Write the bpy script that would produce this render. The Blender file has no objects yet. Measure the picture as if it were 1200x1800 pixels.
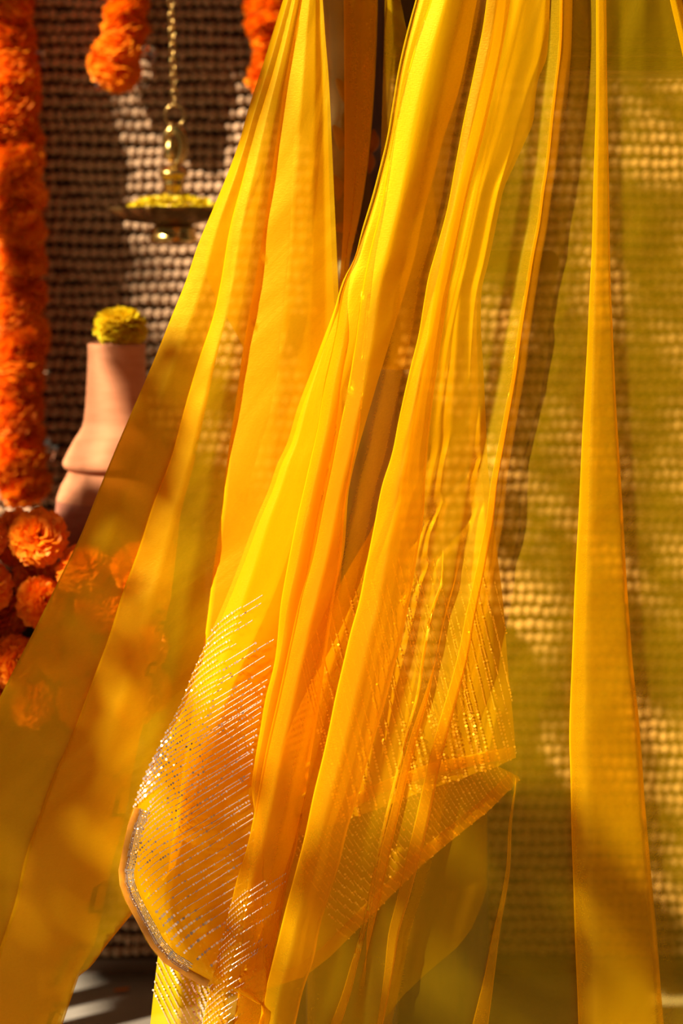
import bpy, bmesh, math, random
import numpy as np
from mathutils import Vector, Matrix, Euler, noise

# ------------------------------------------------------------------ camera, world, sun, exposure
sc = bpy.context.scene
C = sc.collection
F = 3500.0            # focal length in pixels of the 1200x1800 frame
HORIZON = 420.0       # picture row of the eye level
EYE = 0.90            # eye height, metres
cam = bpy.data.cameras.new('camera')
cam.sensor_fit = 'VERTICAL'
cam.sensor_height = 36.0
cam.sensor_width = 24.0
cam.lens = F / 1800 * 36
cam.shift_y = (HORIZON - 900) / 1800
cam.clip_start = 0.05
cam.dof.use_dof = True
cam.dof.focus_distance = 1.72
cam.dof.aperture_fstop = 3.6
camo = bpy.data.objects.new('camera', cam)
camo.location = (0, 0, EYE)
camo.rotation_euler = (math.pi / 2, 0, 0)
C.objects.link(camo)
sc.camera = camo

world = bpy.data.worlds.new('world')
sc.world = world
world.use_nodes = True
world.node_tree.nodes['Background'].inputs[0].default_value = (1.0, 0.80, 0.56, 1)
world.node_tree.nodes['Background'].inputs[1].default_value = 0.095

sun = bpy.data.lights.new('sun', 'SUN')
sun.energy = 13.2
sun.angle = math.radians(0.9)
sun.color = (1.0, 0.87, 0.70)
suno = bpy.data.objects.new('sun', sun)
SUN_DIR = Vector((0.66, 0.44, -0.61)).normalized()
suno.rotation_euler = SUN_DIR.to_track_quat('-Z', 'Y').to_euler()
suno.location = (-3, -2.5, 4)
C.objects.link(suno)

sc.view_settings.view_transform = 'Standard'
sc.view_settings.look = 'None'
sc.view_settings.exposure = 0.0
sc.view_settings.gamma = 1.0
sc.view_settings.use_curve_mapping = False
sc.cycles.max_bounces = 14
sc.cycles.diffuse_bounces = 6
sc.cycles.transmission_bounces = 10
sc.cycles.transparent_max_bounces = 32


def at(px, py, d):
    """picture pixel at distance d -> world point"""
    return Vector(((px - 600) / F * d, d, EYE - (py - HORIZON) / F * d))


def mm(px, d):
    return px / F * d


# ------------------------------------------------------------------ helpers
def link(name, mesh, mat=None, parent=None, smooth=True):
    o = bpy.data.objects.new(name, mesh)
    C.objects.link(o)
    if mat is not None and not mesh.materials:
        mesh.materials.append(mat)
    if smooth:
        mesh.polygons.foreach_set('use_smooth', [True] * len(mesh.polygons))
    if parent is not None:
        o.parent = parent
    return o


def empty(name, loc, label, cat, group=None):
    o = bpy.data.objects.new(name, None)
    o.empty_display_size = 0.03
    o.location = loc
    C.objects.link(o)
    return tag(o, label, cat, group)


def tag(o, label=None, cat=None, group=None, kind=None):
    if label: o['label'] = label
    if cat: o['category'] = cat
    if group: o['group'] = group
    if kind: o['kind'] = kind
    return o


def bm_mesh(name, bm):
    me = bpy.data.meshes.new(name)
    bm.normal_update()
    bm.to_mesh(me)
    bm.free()
    return me


def py_mesh(name, v, f):
    me = bpy.data.meshes.new(name)
    me.from_pydata([tuple(p) for p in v], [], [tuple(q) for q in f])
    me.update()
    return me


def box_bm(bm, x0, x1, y0, y1, z0, z1, bevel=0.0):
    r = bmesh.ops.create_cube(bm, size=1)
    for v in r['verts']:
        v.co = Vector((x0 + (v.co.x + .5) * (x1 - x0), y0 + (v.co.y + .5) * (y1 - y0), z0 + (v.co.z + .5) * (z1 - z0)))
    if bevel:
        es = list({e for v in r['verts'] for e in v.link_edges})
        bmesh.ops.bevel(bm, geom=es, offset=bevel, segments=2, profile=0.6, affect='EDGES')


def box(name, x0, x1, y0, y1, z0, z1, mat, parent=None, bevel=0.003, org=(0, 0, 0)):
    bm = bmesh.new()
    ox, oy, oz = org
    box_bm(bm, x0 - ox, x1 - ox, y0 - oy, y1 - oy, z0 - oz, z1 - oz, bevel)
    return link(name, bm_mesh(name, bm), mat, parent, smooth=False)


def lathe(name, prof, seg=48, mod=None):
    """prof: list of (r, z); mod(theta, i) scales the radius"""
    v, f = [], []
    for i, (r, z) in enumerate(prof):
        for k in range(seg):
            t = 2 * math.pi * k / seg
            s = mod(t, i) if mod else 1.0
            v.append((r * s * math.cos(t), r * s * math.sin(t), z))
    for i in range(len(prof) - 1):
        for k in range(seg):
            a, b = i * seg + k, i * seg + (k + 1) % seg
            f.append((a, b, b + seg, a + seg))
    return py_mesh(name, v, f)


def tube(name, pts, rad, seg=8, closed=False):
    pts = [Vector(p) for p in pts]
    n = len(pts)
    v, f = [], []
    nrm = None
    for i, p in enumerate(pts):
        a = pts[i - 1] if (i > 0 or closed) else p
        b = pts[(i + 1) % n] if (i < n - 1 or closed) else p
        t = (b - a).normalized()
        if nrm is None:
            nrm = t.orthogonal().normalized()
        nrm = (nrm - t * nrm.dot(t)).normalized()
        bi = t.cross(nrm)
        r = rad(i / max(1, n - 1)) if callable(rad) else rad
        for k in range(seg):
            q = 2 * math.pi * k / seg
            v.append(p + (nrm * math.cos(q) + bi * math.sin(q)) * r)
    m = n if closed else n - 1
    for i in range(m):
        j = (i + 1) % n
        for k in range(seg):
            f.append((i * seg + k, i * seg + (k + 1) % seg, j * seg + (k + 1) % seg, j * seg + k))
    if not closed:
        f.append(tuple(range(seg - 1, -1, -1)))
        f.append(tuple((n - 1) * seg + k for k in range(seg)))
    return py_mesh(name, v, f)


# ------------------------------------------------------------------ materials
def new_mat(name):
    m = bpy.data.materials.new(name)
    m.use_nodes = True
    nt = m.node_tree
    for n in list(nt.nodes):
        nt.nodes.remove(n)
    out = nt.nodes.new('ShaderNodeOutputMaterial')
    return m, nt, out


def N(nt, kind, **kw):
    n = nt.nodes.new('ShaderNode' + kind)
    for k, v in kw.items():
        if k in n.inputs.keys():
            n.inputs[k].default_value = v
        else:
            setattr(n, k, v)
    return n


def ramp(nt, stops):
    r = nt.nodes.new('ShaderNodeValToRGB')
    e = r.color_ramp.elements
    while len(e) < len(stops):
        e.new(0.5)
    for el, (p, c) in zip(e, stops):
        el.position = p
        el.color = (*c, 1)
    return r


def math_node(nt, op, a=None, b=None, clamp=False):
    n = nt.nodes.new('ShaderNodeMath')
    n.operation = op
    n.use_clamp = clamp
    for i, q in enumerate((a, b)):
        if q is None: continue
        if isinstance(q, (int, float)):
            n.inputs[i].default_value = q
        else:
            nt.links.new(q, n.inputs[i])
    return n.outputs[0]


def plain(name, c0, c1, scale=30.0, rough=0.6, metal=0.0, bump=0.2, stretch=(1, 1, 1), detail=4.0, bdist=0.002, spec=0.4):
    m, nt, out = new_mat(name)
    tc = N(nt, 'TexCoord')
    mp = N(nt, 'Mapping')
    mp.inputs['Scale'].default_value = stretch
    nt.links.new(tc.outputs['Object'], mp.inputs['Vector'])
    no = N(nt, 'TexNoise')
    no.inputs['Scale'].default_value = scale
    no.inputs['Detail'].default_value = detail
    nt.links.new(mp.outputs[0], no.inputs['Vector'])
    r = ramp(nt, [(0.32, c0), (0.68, c1)])
    nt.links.new(no.outputs['Fac'], r.inputs[0])
    p = N(nt, 'BsdfPrincipled')
    p.inputs['Roughness'].default_value = rough
    p.inputs['Metallic'].default_value = metal
    p.inputs['Specular IOR Level'].default_value = spec
    nt.links.new(r.outputs[0], p.inputs['Base Color'])
    b = N(nt, 'Bump')
    b.inputs['Strength'].default_value = bump
    b.inputs['Distance'].default_value = bdist
    nt.links.new(no.outputs['Fac'], b.inputs['Height'])
    nt.links.new(b.outputs[0], p.inputs['Normal'])
    nt.links.new(p.outputs[0], out.inputs[0])
    return m


def organza(name, diff, trans, thru, alpha, gloss=0.10):
    m, nt, out = new_mat(name)
    uv = N(nt, 'UVMap')
    # fine threads of the weave and soft slubs, in cloth coordinates (metres)
    def nz(scale, det=2.0):
        mp = N(nt, 'Mapping')
        mp.inputs['Scale'].default_value = scale
        nt.links.new(uv.outputs[0], mp.inputs['Vector'])
        n = N(nt, 'TexNoise')
        n.inputs['Scale'].default_value = 1.0
        n.inputs['Detail'].default_value = det
        nt.links.new(mp.outputs[0], n.inputs['Vector'])
        return n.outputs['Fac']
    warp = nz((900, 260, 1))
    weft = nz((260, 900, 1))
    slub = nz((60, 6, 1), 3.0)
    cloud = nz((14, 7, 1), 3.0)
    grain = math_node(nt, 'ADD', math_node(nt, 'MULTIPLY', warp, 0.5), math_node(nt, 'MULTIPLY', weft, 0.5))
    # opacity of a thin weave: grows as it is seen edge-on
    lw = N(nt, 'LayerWeight')
    lw.inputs['Blend'].default_value = 0.5
    cosv = math_node(nt, 'MAXIMUM', math_node(nt, 'SUBTRACT', 1.0, lw.outputs['Facing']), 0.12)
    inv = math_node(nt, 'DIVIDE', 1.0, cosv)
    g = math_node(nt, 'ADD', 1.0 - alpha, math_node(nt, 'MULTIPLY', math_node(nt, 'SUBTRACT', 0.5, grain), 0.14))
    g = math_node(nt, 'ADD', g, math_node(nt, 'MULTIPLY', math_node(nt, 'SUBTRACT', 0.5, cloud), 0.12))
    g = math_node(nt, 'MINIMUM', math_node(nt, 'MAXIMUM', g, 0.02), 0.98)
    op = math_node(nt, 'SUBTRACT', 1.0, math_node(nt, 'POWER', g, inv), clamp=True)
    bmp = N(nt, 'Bump')
    bmp.inputs['Strength'].default_value = 0.35
    bmp.inputs['Distance'].default_value = 0.0012
    hsum = math_node(nt, 'ADD', math_node(nt, 'MULTIPLY', grain, 0.5), math_node(nt, 'ADD', slub, cloud))
    nt.links.new(hsum, bmp.inputs['Height'])
    d = N(nt, 'BsdfDiffuse')
    d.inputs['Color'].default_value = (*diff, 1)
    t = N(nt, 'BsdfTranslucent')
    t.inputs['Color'].default_value = (*trans, 1)
    gl = N(nt, 'BsdfGlossy')
    gl.inputs['Color'].default_value = (1.0, 0.86, 0.07, 1)
    gl.inputs['Roughness'].default_value = 0.42
    for s in (d, t, gl):
        nt.links.new(bmp.outputs[0], s.inputs['Normal'])
    m1 = N(nt, 'MixShader')
    m1.inputs[0].default_value = 0.42
    nt.links.new(d.outputs[0], m1.inputs[1])
    nt.links.new(t.outputs[0], m1.inputs[2])
    m2 = N(nt, 'MixShader')
    m2.inputs[0].default_value = gloss
    nt.links.new(m1.outputs[0], m2.inputs[1])
    nt.links.new(gl.outputs[0], m2.inputs[2])
    tr = N(nt, 'BsdfTransparent')
    tr.inputs['Color'].default_value = (*thru, 1)
    m3 = N(nt, 'MixShader')
    nt.links.new(op, m3.inputs[0])
    nt.links.new(tr.outputs[0], m3.inputs[1])
    nt.links.new(m2.outputs[0], m3.inputs[2])
    nt.links.new(m3.outputs[0], out.inputs[0])
    return m


def petal_mat(name, c_lo, c_hi, trans):
    m, nt, out = new_mat(name)
    tc = N(nt, 'TexCoord')
    no = N(nt, 'TexNoise')
    no.inputs['Scale'].default_value = 90
    no.inputs['Detail'].default_value = 2
    nt.links.new(tc.outputs['Object'], no.inputs['Vector'])
    oi = N(nt, 'ObjectInfo')
    mixv = math_node(nt, 'ADD', math_node(nt, 'MULTIPLY', no.outputs['Fac'], 0.8), math_node(nt, 'MULTIPLY', oi.outputs['Random'], 0.3))
    r = ramp(nt, [(0.25, c_lo), (0.8, c_hi)])
    nt.links.new(mixv, r.inputs[0])
    d = N(nt, 'BsdfPrincipled')
    d.inputs['Roughness'].default_value = 0.55
    d.inputs['Specular IOR Level'].default_value = 0.25
    nt.links.new(r.outputs[0], d.inputs['Base Color'])
    t = N(nt, 'BsdfTranslucent')
    t.inputs['Color'].default_value = (*trans, 1)
    mx = N(nt, 'MixShader')
    mx.inputs[0].default_value = 0.28
    nt.links.new(d.outputs[0], mx.inputs[1])
    nt.links.new(t.outputs[0], mx.inputs[2])
    nt.links.new(mx.outputs[0], out.inputs[0])
    return m


M = {}
M['organza'] = organza('yellow_organza', (0.90, 0.52, 0.001), (0.97, 0.42, 0.0005), (1.0, 0.84, 0.30), 0.25, 0.13)
M['organza_end'] = organza('yellow_organza_end', (0.90, 0.60, 0.001), (0.97, 0.50, 0.0005), (1.0, 0.84, 0.30), 0.66, 0.16)
M['organza_left'] = organza('yellow_organza_left', (0.90, 0.50, 0.001), (0.97, 0.42, 0.0005), (1.0, 0.82, 0.27), 0.50, 0.12)
M['jute'] = plain('jute', (0.27, 0.140, 0.058), (0.66, 0.43, 0.25), 170, 0.9, bump=0.8, stretch=(1, 1, 2.4), bdist=0.003, spec=0.1)
M['jute_dark'] = plain('jute_backing', (0.035, 0.018, 0.008), (0.07, 0.038, 0.018), 60, 0.95, spec=0.1)
M['plaster'] = plain('plaster', (0.16, 0.10, 0.06), (0.22, 0.15, 0.09), 12, 0.9)
M['floor'] = plain('stone_floor', (0.22, 0.185, 0.14), (0.32, 0.28, 0.215), 9, 0.6, bump=0.15)
M['wood'] = plain('dark_carved_wood', (0.026, 0.010, 0.004), (0.075, 0.028, 0.009), 16, 0.42, stretch=(6, 6, 0.8), bump=0.3)
M['wood_h'] = plain('dark_wood_horizontal', (0.026, 0.010, 0.004), (0.080, 0.030, 0.010), 16, 0.42, stretch=(0.8, 6, 6), bump=0.3)
M['wood_sunlit'] = plain('sunlit_wood', (0.17, 0.058, 0.010), (0.26, 0.095, 0.018), 40, 0.55, spec=0.12)  # paler wood colour stands in for sunlight on the carving
M['table'] = plain('brown_table_wood', (0.030, 0.013, 0.005), (0.075, 0.033, 0.012), 14, 0.5, stretch=(0.6, 5, 5), bump=0.2)
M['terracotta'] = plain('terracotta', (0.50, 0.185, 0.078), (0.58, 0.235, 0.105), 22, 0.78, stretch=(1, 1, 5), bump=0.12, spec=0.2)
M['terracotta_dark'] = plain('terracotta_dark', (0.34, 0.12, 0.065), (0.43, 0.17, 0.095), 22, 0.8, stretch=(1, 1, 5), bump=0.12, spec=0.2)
M['brass'] = plain('brass', (0.42, 0.25, 0.06), (0.68, 0.46, 0.14), 60, 0.27, metal=1.0, bump=0.15)
M['brass_old'] = plain('darkened_brass', (0.10, 0.05, 0.015), (0.28, 0.16, 0.05), 50, 0.38, metal=1.0, bump=0.15)
M['marigold'] = petal_mat('orange_marigold', (0.80, 0.13, 0.002), (1.0, 0.33, 0.006), (1.0, 0.30, 0.003))
M['marigold_y'] = petal_mat('yellow_marigold', (0.70, 0.47, 0.004), (0.86, 0.68, 0.015), (0.9, 0.65, 0.01))
M['sequin'] = plain('pink_silver_sequin', (0.70, 0.47, 0.36), (0.88, 0.66, 0.54), 300, 0.25, metal=0.5, bump=0.0)
M['bead'] = plain('silver_bead', (0.70, 0.58, 0.48), (0.9, 0.82, 0.74), 400, 0.2, metal=0.9, bump=0.0)
M['gold_sequin'] = plain('gold_sequin', (0.92, 0.56, 0.12), (1.0, 0.72, 0.25), 300, 0.3, metal=0.35, bump=0.0)
M['piping'] = plain('orange_piping', (0.50, 0.165, 0.004), (0.62, 0.235, 0.006), 120, 0.5, bump=0.3)
M['string'] = plain('cotton_string', (0.4, 0.3, 0.15), (0.6, 0.5, 0.3), 100, 0.8)
M['tinsel'] = plain('silver_foil', (0.7, 0.7, 0.68), (0.9, 0.9, 0.88), 200, 0.2, metal=1.0)

rnd = random.Random(7)

# ------------------------------------------------------------------ the setting
WALL = 2.43
fl = box('floor', -1.6, 1.6, -0.6, WALL + 0.08, -0.06, 0.0, M['floor'], bevel=0)
tag(fl, 'pale stone floor under the display', kind='structure')
wb = box('wall_back', -1.6, 1.6, WALL + 0.012, WALL + 0.08, 0.0, 1.75, M['plaster'], bevel=0)
tag(wb, 'brown plaster wall behind the jute mat', kind='structure')

# jute mat: every thick cord is a piece, its knots are geometry
ROW, KNOT = 0.0152, 0.0120
MAT_X0, MAT_X1 = -0.86, 0.86
mat_root = empty('jute_mat', (0, WALL, 0.02), 'chunky woven brown jute mat hung as a backdrop on the wall', 'mat')
backing = box('backing', MAT_X0, MAT_X1, WALL + 0.002, WALL + 0.011, 0.02, 1.45, M['jute_dark'], mat_root, 0, org=(0, WALL, 0.02))


def cord_mesh(seed):
    r = random.Random(seed)
    v, f = [], []
    n = int((MAT_X1 - MAT_X0) / KNOT)
    SEG, RINGS = 8, (-0.5, -0.32, 0.0, 0.32)
    prof = (0.36, 0.86, 1.0, 0.86)
    x = MAT_X0
    for k in range(n):
        w = KNOT * (1 + r.uniform(-.12, .12))
        h = ROW * 0.5 * r.uniform(.84, 1.02)
        dp = 0.0078 * r.uniform(.85, 1.15)
        dz = r.uniform(-.0011, .0011) + 0.0012 * math.sin(k * 0.23 + seed)
        for q, s in zip(RINGS, prof):
            for a in range(SEG):
                t = 2 * math.pi * a / SEG
                v.append((x + (q + .5) * w, -0.003 + dp * s * math.cos(t), dz + h * s * math.sin(t) + 0.0006 * q))
        x += w
    m = len(v) // SEG
    for i in range(m - 1):
        for a in range(SEG):
            b = (a + 1) % SEG
            f.append((i * SEG + a, i * SEG + b, (i + 1) * SEG + b, (i + 1) * SEG + a))
    return py_mesh('jute_cord', v, f)


cords = [cord_mesh(s) for s in range(6)]
for i in range(92):
    o = link('jute_cord', cords[(i * 5 + i // 7) % 6], M['jute'], mat_root, smooth=(i < 6))
    o.location = (rnd.uniform(-.006, .006), 0, 0.014 + ROW * i)

# ------------------------------------------------------------------ carved wooden frame behind the saree
D_FR = 1.99
fr_base = at(625, HORIZON, D_FR); fr_base.z = 0
frame = empty('carved_wooden_frame', fr_base, 'dark carved wooden door frame with turned post standing behind the saree', 'frame')


def ring_prof():
    # (picture row, radius px) of the turned post
    t = [(-140, 70), (-60, 66), (-50, 76), (-30, 78), (-20, 66), (40, 60), (130, 58), (200, 63), (222, 72), (240, 76), (258, 70),
         (266, 62), (330, 74), (400, 76), (440, 72), (452, 66), (462, 72), (490, 80), (520, 78), (545, 66), (552, 64), (560, 76), (600, 76), (630, 70), (640, 62)]
    return [(mm(r, D_FR), at(0, y, D_FR).z) for y, r in t]


pm = lathe('post', ring_prof(), 40, mod=lambda t, i: 1 + 0.03 * math.cos(10 * t))
o = link('post', pm, M['wood'], frame)
o.location = (0, 0, 0)
z_sq = at(0, 640, D_FR).z
box('post_block', -0.042, 0.042, -0.042, 0.042, 0.0, z_sq, M['wood'], frame, 0.004)
# lintel with stepped mouldings
lx0, lx1 = at(560, 0, D_FR).x - fr_base.x, 0.62


def zf(y): return at(0, y, D_FR).z


box('lintel', lx0, lx1, 0.012, 0.05, zf(126), zf(-160), M['wood_h'], frame, 0.003)
for y0, y1, pr in ((126, 134, .030), (117, 124, .022), (107, 115, .018), (96, 103, .026), (72, 84, .014)):
    box('moulding_strip', lx0, lx1, 0.012 - pr, 0.03, zf(y1), zf(y0), M['wood_h'], frame, 0.0015)


def leaf_mesh(ln, wd, th, bend):
    v, f = [], []
    n = 9
    for i in range(n):
        t = i / (n - 1)
        w = wd * math.sin(math.pi * (0.06 + 0.90 * t)) ** 0.8
        x = ln * (t - .5)
        z = bend * math.sin(math.pi * t)
        for s, dp in ((-1, 0), (-.5, -th * .8), (0, -th * .45), (.5, -th * .8), (1, 0)):
            v.append((x, dp, z + s * w * .5))
    for i in range(n - 1):
        for k in range(4):
            a = i * 5 + k
            f.append((a, a + 1, a + 6, a + 5))
    return py_mesh('carving_and_sunspot', v, f)


lf = leaf_mesh(mm(95, D_FR), mm(30, D_FR), 0.008, mm(16, D_FR))
lf2 = leaf_mesh(mm(45, D_FR), mm(20, D_FR), 0.006, mm(5, D_FR))
for px, py, rot in ((800, 40, 200), (905, 38, 170), (1040, 45, 205), (1075, 48, 160), (1120, 45, 205), (1165, 50, 165), (1010, 5, 60), (1215, 20, 110), (1095, 5, 90), (985, -60, 140), (1150, -50, 40)):
    o = link('carving_and_sunspot', lf, M['wood_sunlit'] if py in (45, 48) else M['wood_h'], frame)
    p = at(px, py, D_FR) - fr_base
    o.location = (p.x, 0.010, p.z)
    o.rotation_euler = (0, math.radians(rot), 0)
for px, py, rot, dy in ((592, 242, 75, -.040), (652, 250, 100, -.045), (606, 405, 10, -.047), (645, 283, 80, -.047), (600, 160, 70, -.034), (640, 120, 100, -.037), (648, 480, 60, -.05), (590, 330, 80, -.040)):  # pale leaf shapes on the post stand in for sun spots
    o = link('carving_and_sunspot', lf2, M['wood_sunlit'], frame)
    p = at(px, py, D_FR + dy) - fr_base
    o.location = (p.x, dy, p.z)
    o.rotation_euler = (0, math.radians(rot), 0)
# a rounded bar reaches out of the post
bm = bmesh.new()
bx0, bx1 = 0.03, at(980, 0, D_FR).x - fr_base.x
bz0, bz1 = zf(479), zf(440)
box_bm(bm, bx0, bx1, -0.012, 0.012, bz0, bz1, 0)
es = [e for e in bm.edges if all(abs(v.co.x - bx1) < 1e-5 for v in e.verts) and abs(e.verts[0].co.z - e.verts[1].co.z) < 1e-5]
bmesh.ops.bevel(bm, geom=es, offset=(bz1 - bz0) * 0.47, segments=8, profile=0.5, affect='EDGES')
link('rounded_bar', bm_mesh('rounded_bar', bm), M['wood_h'], frame, smooth=False)
p = at(850, 1400, 2.12)
box('base_panel', -0.05, p.x - fr_base.x, 0.05, 0.13, 0.0, p.z, M['wood'], frame, 0.006)

# ------------------------------------------------------------------ marigolds
def marigold_mesh(seed, R, flat=0.72, petals=340):
    r = random.Random(seed)
    v, f = [], []
    ga = math.pi * (3 - math.sqrt(5))
    for i in range(petals):
        zz = 1 - 1.72 * (i + .5) / petals
        rr = math.sqrt(max(0, 1 - zz * zz))
        a = i * ga + r.uniform(-.2, .2)
        n = Vector((rr * math.cos(a), rr * math.sin(a), zz))
        rad = R * (0.86 + 0.16 * r.random())
        up = Vector((0, 0, 1))
        side = n.cross(up)
        if side.length < .05: side = Vector((1, 0, 0))
        side.normalize()
        tw = Matrix.Rotation(r.uniform(-.9, .9), 3, n)
        side = tw @ side
        oth = n.cross(side)
        w = R * r.uniform(.13, .21)
        curl = R * r.uniform(.04, .16)
        base = len(v)
        for j, (lt, ws, cu) in enumerate(((0.45, .35, 0), (0.82, .8, .25), (1.0, 1.0, 1.0))):
            for k in range(4):
                s = (k / 3 - .5) * 2
                ruff = (r.uniform(-.05, .05) * R + (0.05 * R if k in (1, 2) else -0.03 * R)) if j == 2 else 0
                q = n * (rad * lt + ruff) + side * (s * w * ws) + oth * (curl * cu + r.uniform(-.03, .03) * R)
                q.z *= flat
                v.append(q)
        for j in range(2):
            for k in range(3):
                b = base + j * 4 + k
                f.append((b, b + 1, b + 5, b + 4))
    # dark heart ball closing the gaps
    b0 = len(v)
    SG = 8
    for i in range(5):
        th = math.pi * (i + .5) / 5
        for k in range(SG):
            t = 2 * math.pi * k / SG
            v.append((R * .6 * math.sin(th) * math.cos(t), R * .6 * math.sin(th) * math.sin(t), R * .6 * flat * math.cos(th)))
    for i in range(4):
        for k in range(SG):
            a, b = b0 + i * SG + k, b0 + i * SG + (k + 1) % SG
            f.append((a, b, b + SG, a + SG))
    return py_mesh('marigold', v, f)


mg = [marigold_mesh(s, 0.030, 0.70 + 0.06 * (s % 3)) for s in range(6)]
mgy = marigold_mesh(99, 0.030, 0.74, 420)


def garland(path, step, size, d, label, tins=()):
    """flowers threaded along a picture path"""
    p0 = at(*path[0], d)
    root = empty('marigold_garland', p0, label, 'garland')
    pts = [at(x, y, d) for x, y in path]
    link('string', tube('string', [p - p0 for p in pts], 0.0012, 6), M['string'], root)
    # walk the path
    acc, i = 0.0, 0
    for a, b in zip(pts[:-1], pts[1:]):
        L = (b - a).length
        t = (b - a).normalized()
        while acc < L:
            p = a + t * acc - p0
            o = link('marigold', mg[rnd.randrange(6)], M['marigold'], root)
            s = size * rnd.uniform(.90, 1.10)
            o.scale = (s, s, s)
            q = t.to_track_quat('Z', 'Y') if rnd.random() < .5 else (-t).to_track_quat('Z', 'Y')
            e = Euler((rnd.uniform(-.65, .65), rnd.uniform(-.65, .65), rnd.uniform(0, 6.28)))
            o.rotation_euler = (q.to_matrix() @ e.to_matrix()).to_euler()
            o.location = p + Vector((rnd.uniform(-.006, .006), rnd.uniform(-.008, .004), 0))
            acc += step * rnd.uniform(.85, 1.15)
        acc -= L
    for x, y in tins:
        v, f = [], []
        for k in range(7):
            c = Vector((rnd.uniform(-.006, .006), rnd.uniform(-.006, .006), rnd.uniform(-.012, .012)))
            b = len(v)
            for _ in range(4):
                v.append(c + Vector((rnd.uniform(-.007, .007), rnd.uniform(-.005, .005), rnd.uniform(-.008, .008))))
            f += [(b, b + 1, b + 2), (b + 1, b + 2, b + 3)]
        o = link('tinsel_knot', py_mesh('tinsel_knot', v, f), M['tinsel'], root, smooth=False)
        o.location = at(x, y, d) - p0
        o['label'] = 'crumpled silver tinsel knot'


garland([(18, -120), (14, 0), (22, 150), (26, 300), (36, 450), (40, 560), (34, 700), (28, 800), (42, 866)], 0.0205, 1.06, 2.378,
        'long orange marigold garland hanging straight down at the left edge of the jute mat', [(66, 112), (84, 785)])
garland([(215, -110), (216, -20), (226, 40), (220, 84), (200, 118)], 0.022, 1.05, 2.372,
        'short orange marigold garland with a curled tip hanging beside the brass chain', [(180, 148), (266, 98)])
garland([(468, -120), (468, 0), (474, 50), (478, 95), (470, 138)], 0.022, 0.95, 2.372,
        'orange marigold garland half hidden behind the upper edge of the saree')

# ------------------------------------------------------------------ hanging brass lamp
D_LP = 2.27
lp = at(305, 425, D_LP)
lamp = empty('hanging_brass_lamp', lp, 'brass oil lamp dish with a bell stem hanging from a chain', 'lamp')


def lz(y): return (425 - y) / F * D_LP


def lr(px): return px / F * D_LP


def lobes(t, i):
    if i < 3 or i > 11: return 1.0
    k = 1 + 0.30 * max(0.0, math.cos(2.5 * (t - math.pi))) ** 10
    k = max(k, 1 + 0.30 * max(0.0, -math.cos(2.5 * (t - math.pi))) ** 10)
    return k


dish = lathe('dish', [(lr(2), lz(398)), (lr(30), lz(398)), (lr(36), lz(395)), (lr(60), lz(390)), (lr(78), lz(381)), (lr(87), lz(371)), (lr(91), lz(366)),
                      (lr(89), lz(364)), (lr(84), lz(369)), (lr(74), lz(377)), (lr(50), lz(384)), (lr(20), lz(386)), (lr(2), lz(386))], 60, lobes)
link('dish', dish, M['brass_old'], lamp)
foot = lathe('foot', [(lr(1), lz(426)), (lr(40), lz(426)), (lr(43), lz(422)), (lr(41), lz(414)), (lr(37), lz(408)), (lr(39), lz(402)), (lr(36), lz(397)), (lr(1), lz(397))], 40)
link('foot', foot, M['brass'], lamp)
stem = lathe('stem', [(lr(1), lz(386)), (lr(26), lz(384)), (lr(22), lz(372)), (lr(19), lz(360)), (lr(16), lz(345)), (lr(15), lz(332)), (lr(18), lz(328)), (lr(19), lz(322)), (lr(17), lz(318)),
                      (lr(20), lz(313)), (lr(27), lz(308)), (lr(27), lz(303)), (lr(22), lz(299)), (lr(18), lz(296)), (lr(12), lz(290)), (lr(1), lz(288))], 36)
link('stem', stem, M['brass'], lamp)
# scroll finial shaped like a crescent with a curled head
pts = []
for i in range(22):
    t = i / 21
    a = math.radians(-80 + 250 * t)
    rr = 30 * (1 - 0.25 * t)
    pts.append((lr(-1 + (rr * 0.62) * math.cos(a)), 0, lz(256 - rr * 1.12 * math.sin(a))))
link('scroll_finial', tube('scroll_finial', pts, lambda t: lr(2.5 + 7.5 * math.sin(math.pi * min(1, (t * .8 + .12)))), 12), M['brass'], lamp)
fin = lathe('inner_bud', [(lr(.5), lz(286)), (lr(9), lz(280)), (lr(13), lz(268)), (lr(11), lz(256)), (lr(6), lz(246)), (lr(1), lz(241))], 18)
o = link('inner_bud', fin, M['brass'], lamp)
o.location = (lr(-5), 0, 0)


def link_ring(rx, rz, th, n=16):
    return [(rx * math.cos(2 * math.pi * k / n), 0, rz * math.sin(2 * math.pi * k / n)) for k in range(n)]


rg = link('ring', tube('ring', link_ring(lr(17), lr(19), 0), lr(2.2), 8, closed=True), M['brass'], lamp)
rg.location = (lr(2), 0, lz(203))
lk = link('loop', tube('loop', link_ring(lr(8), lr(9), 0), lr(2), 8, closed=True), M['brass'], lamp)
lk.location = (lr(-2), 0, lz(224)); lk.rotation_euler = (0, 0, 1.3)
lkm = tube('chain_link', link_ring(lr(5.5), lr(9.5), 0, 12), lr(1.9), 6, closed=True)
y, i = 178, 0
while y > -130:
    o = link('chain_link', lkm, M['brass'], lamp)
    o.location = (lr(2 - (178 - y) * 0.035 + rnd.uniform(-.6, .6)), 0, lz(y))
    o.rotation_euler = (0, rnd.uniform(-.12, .12), (0.5 if i % 2 else 2.05) + rnd.uniform(-.2, .2))
    y -= 13.5
    i += 1

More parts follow.
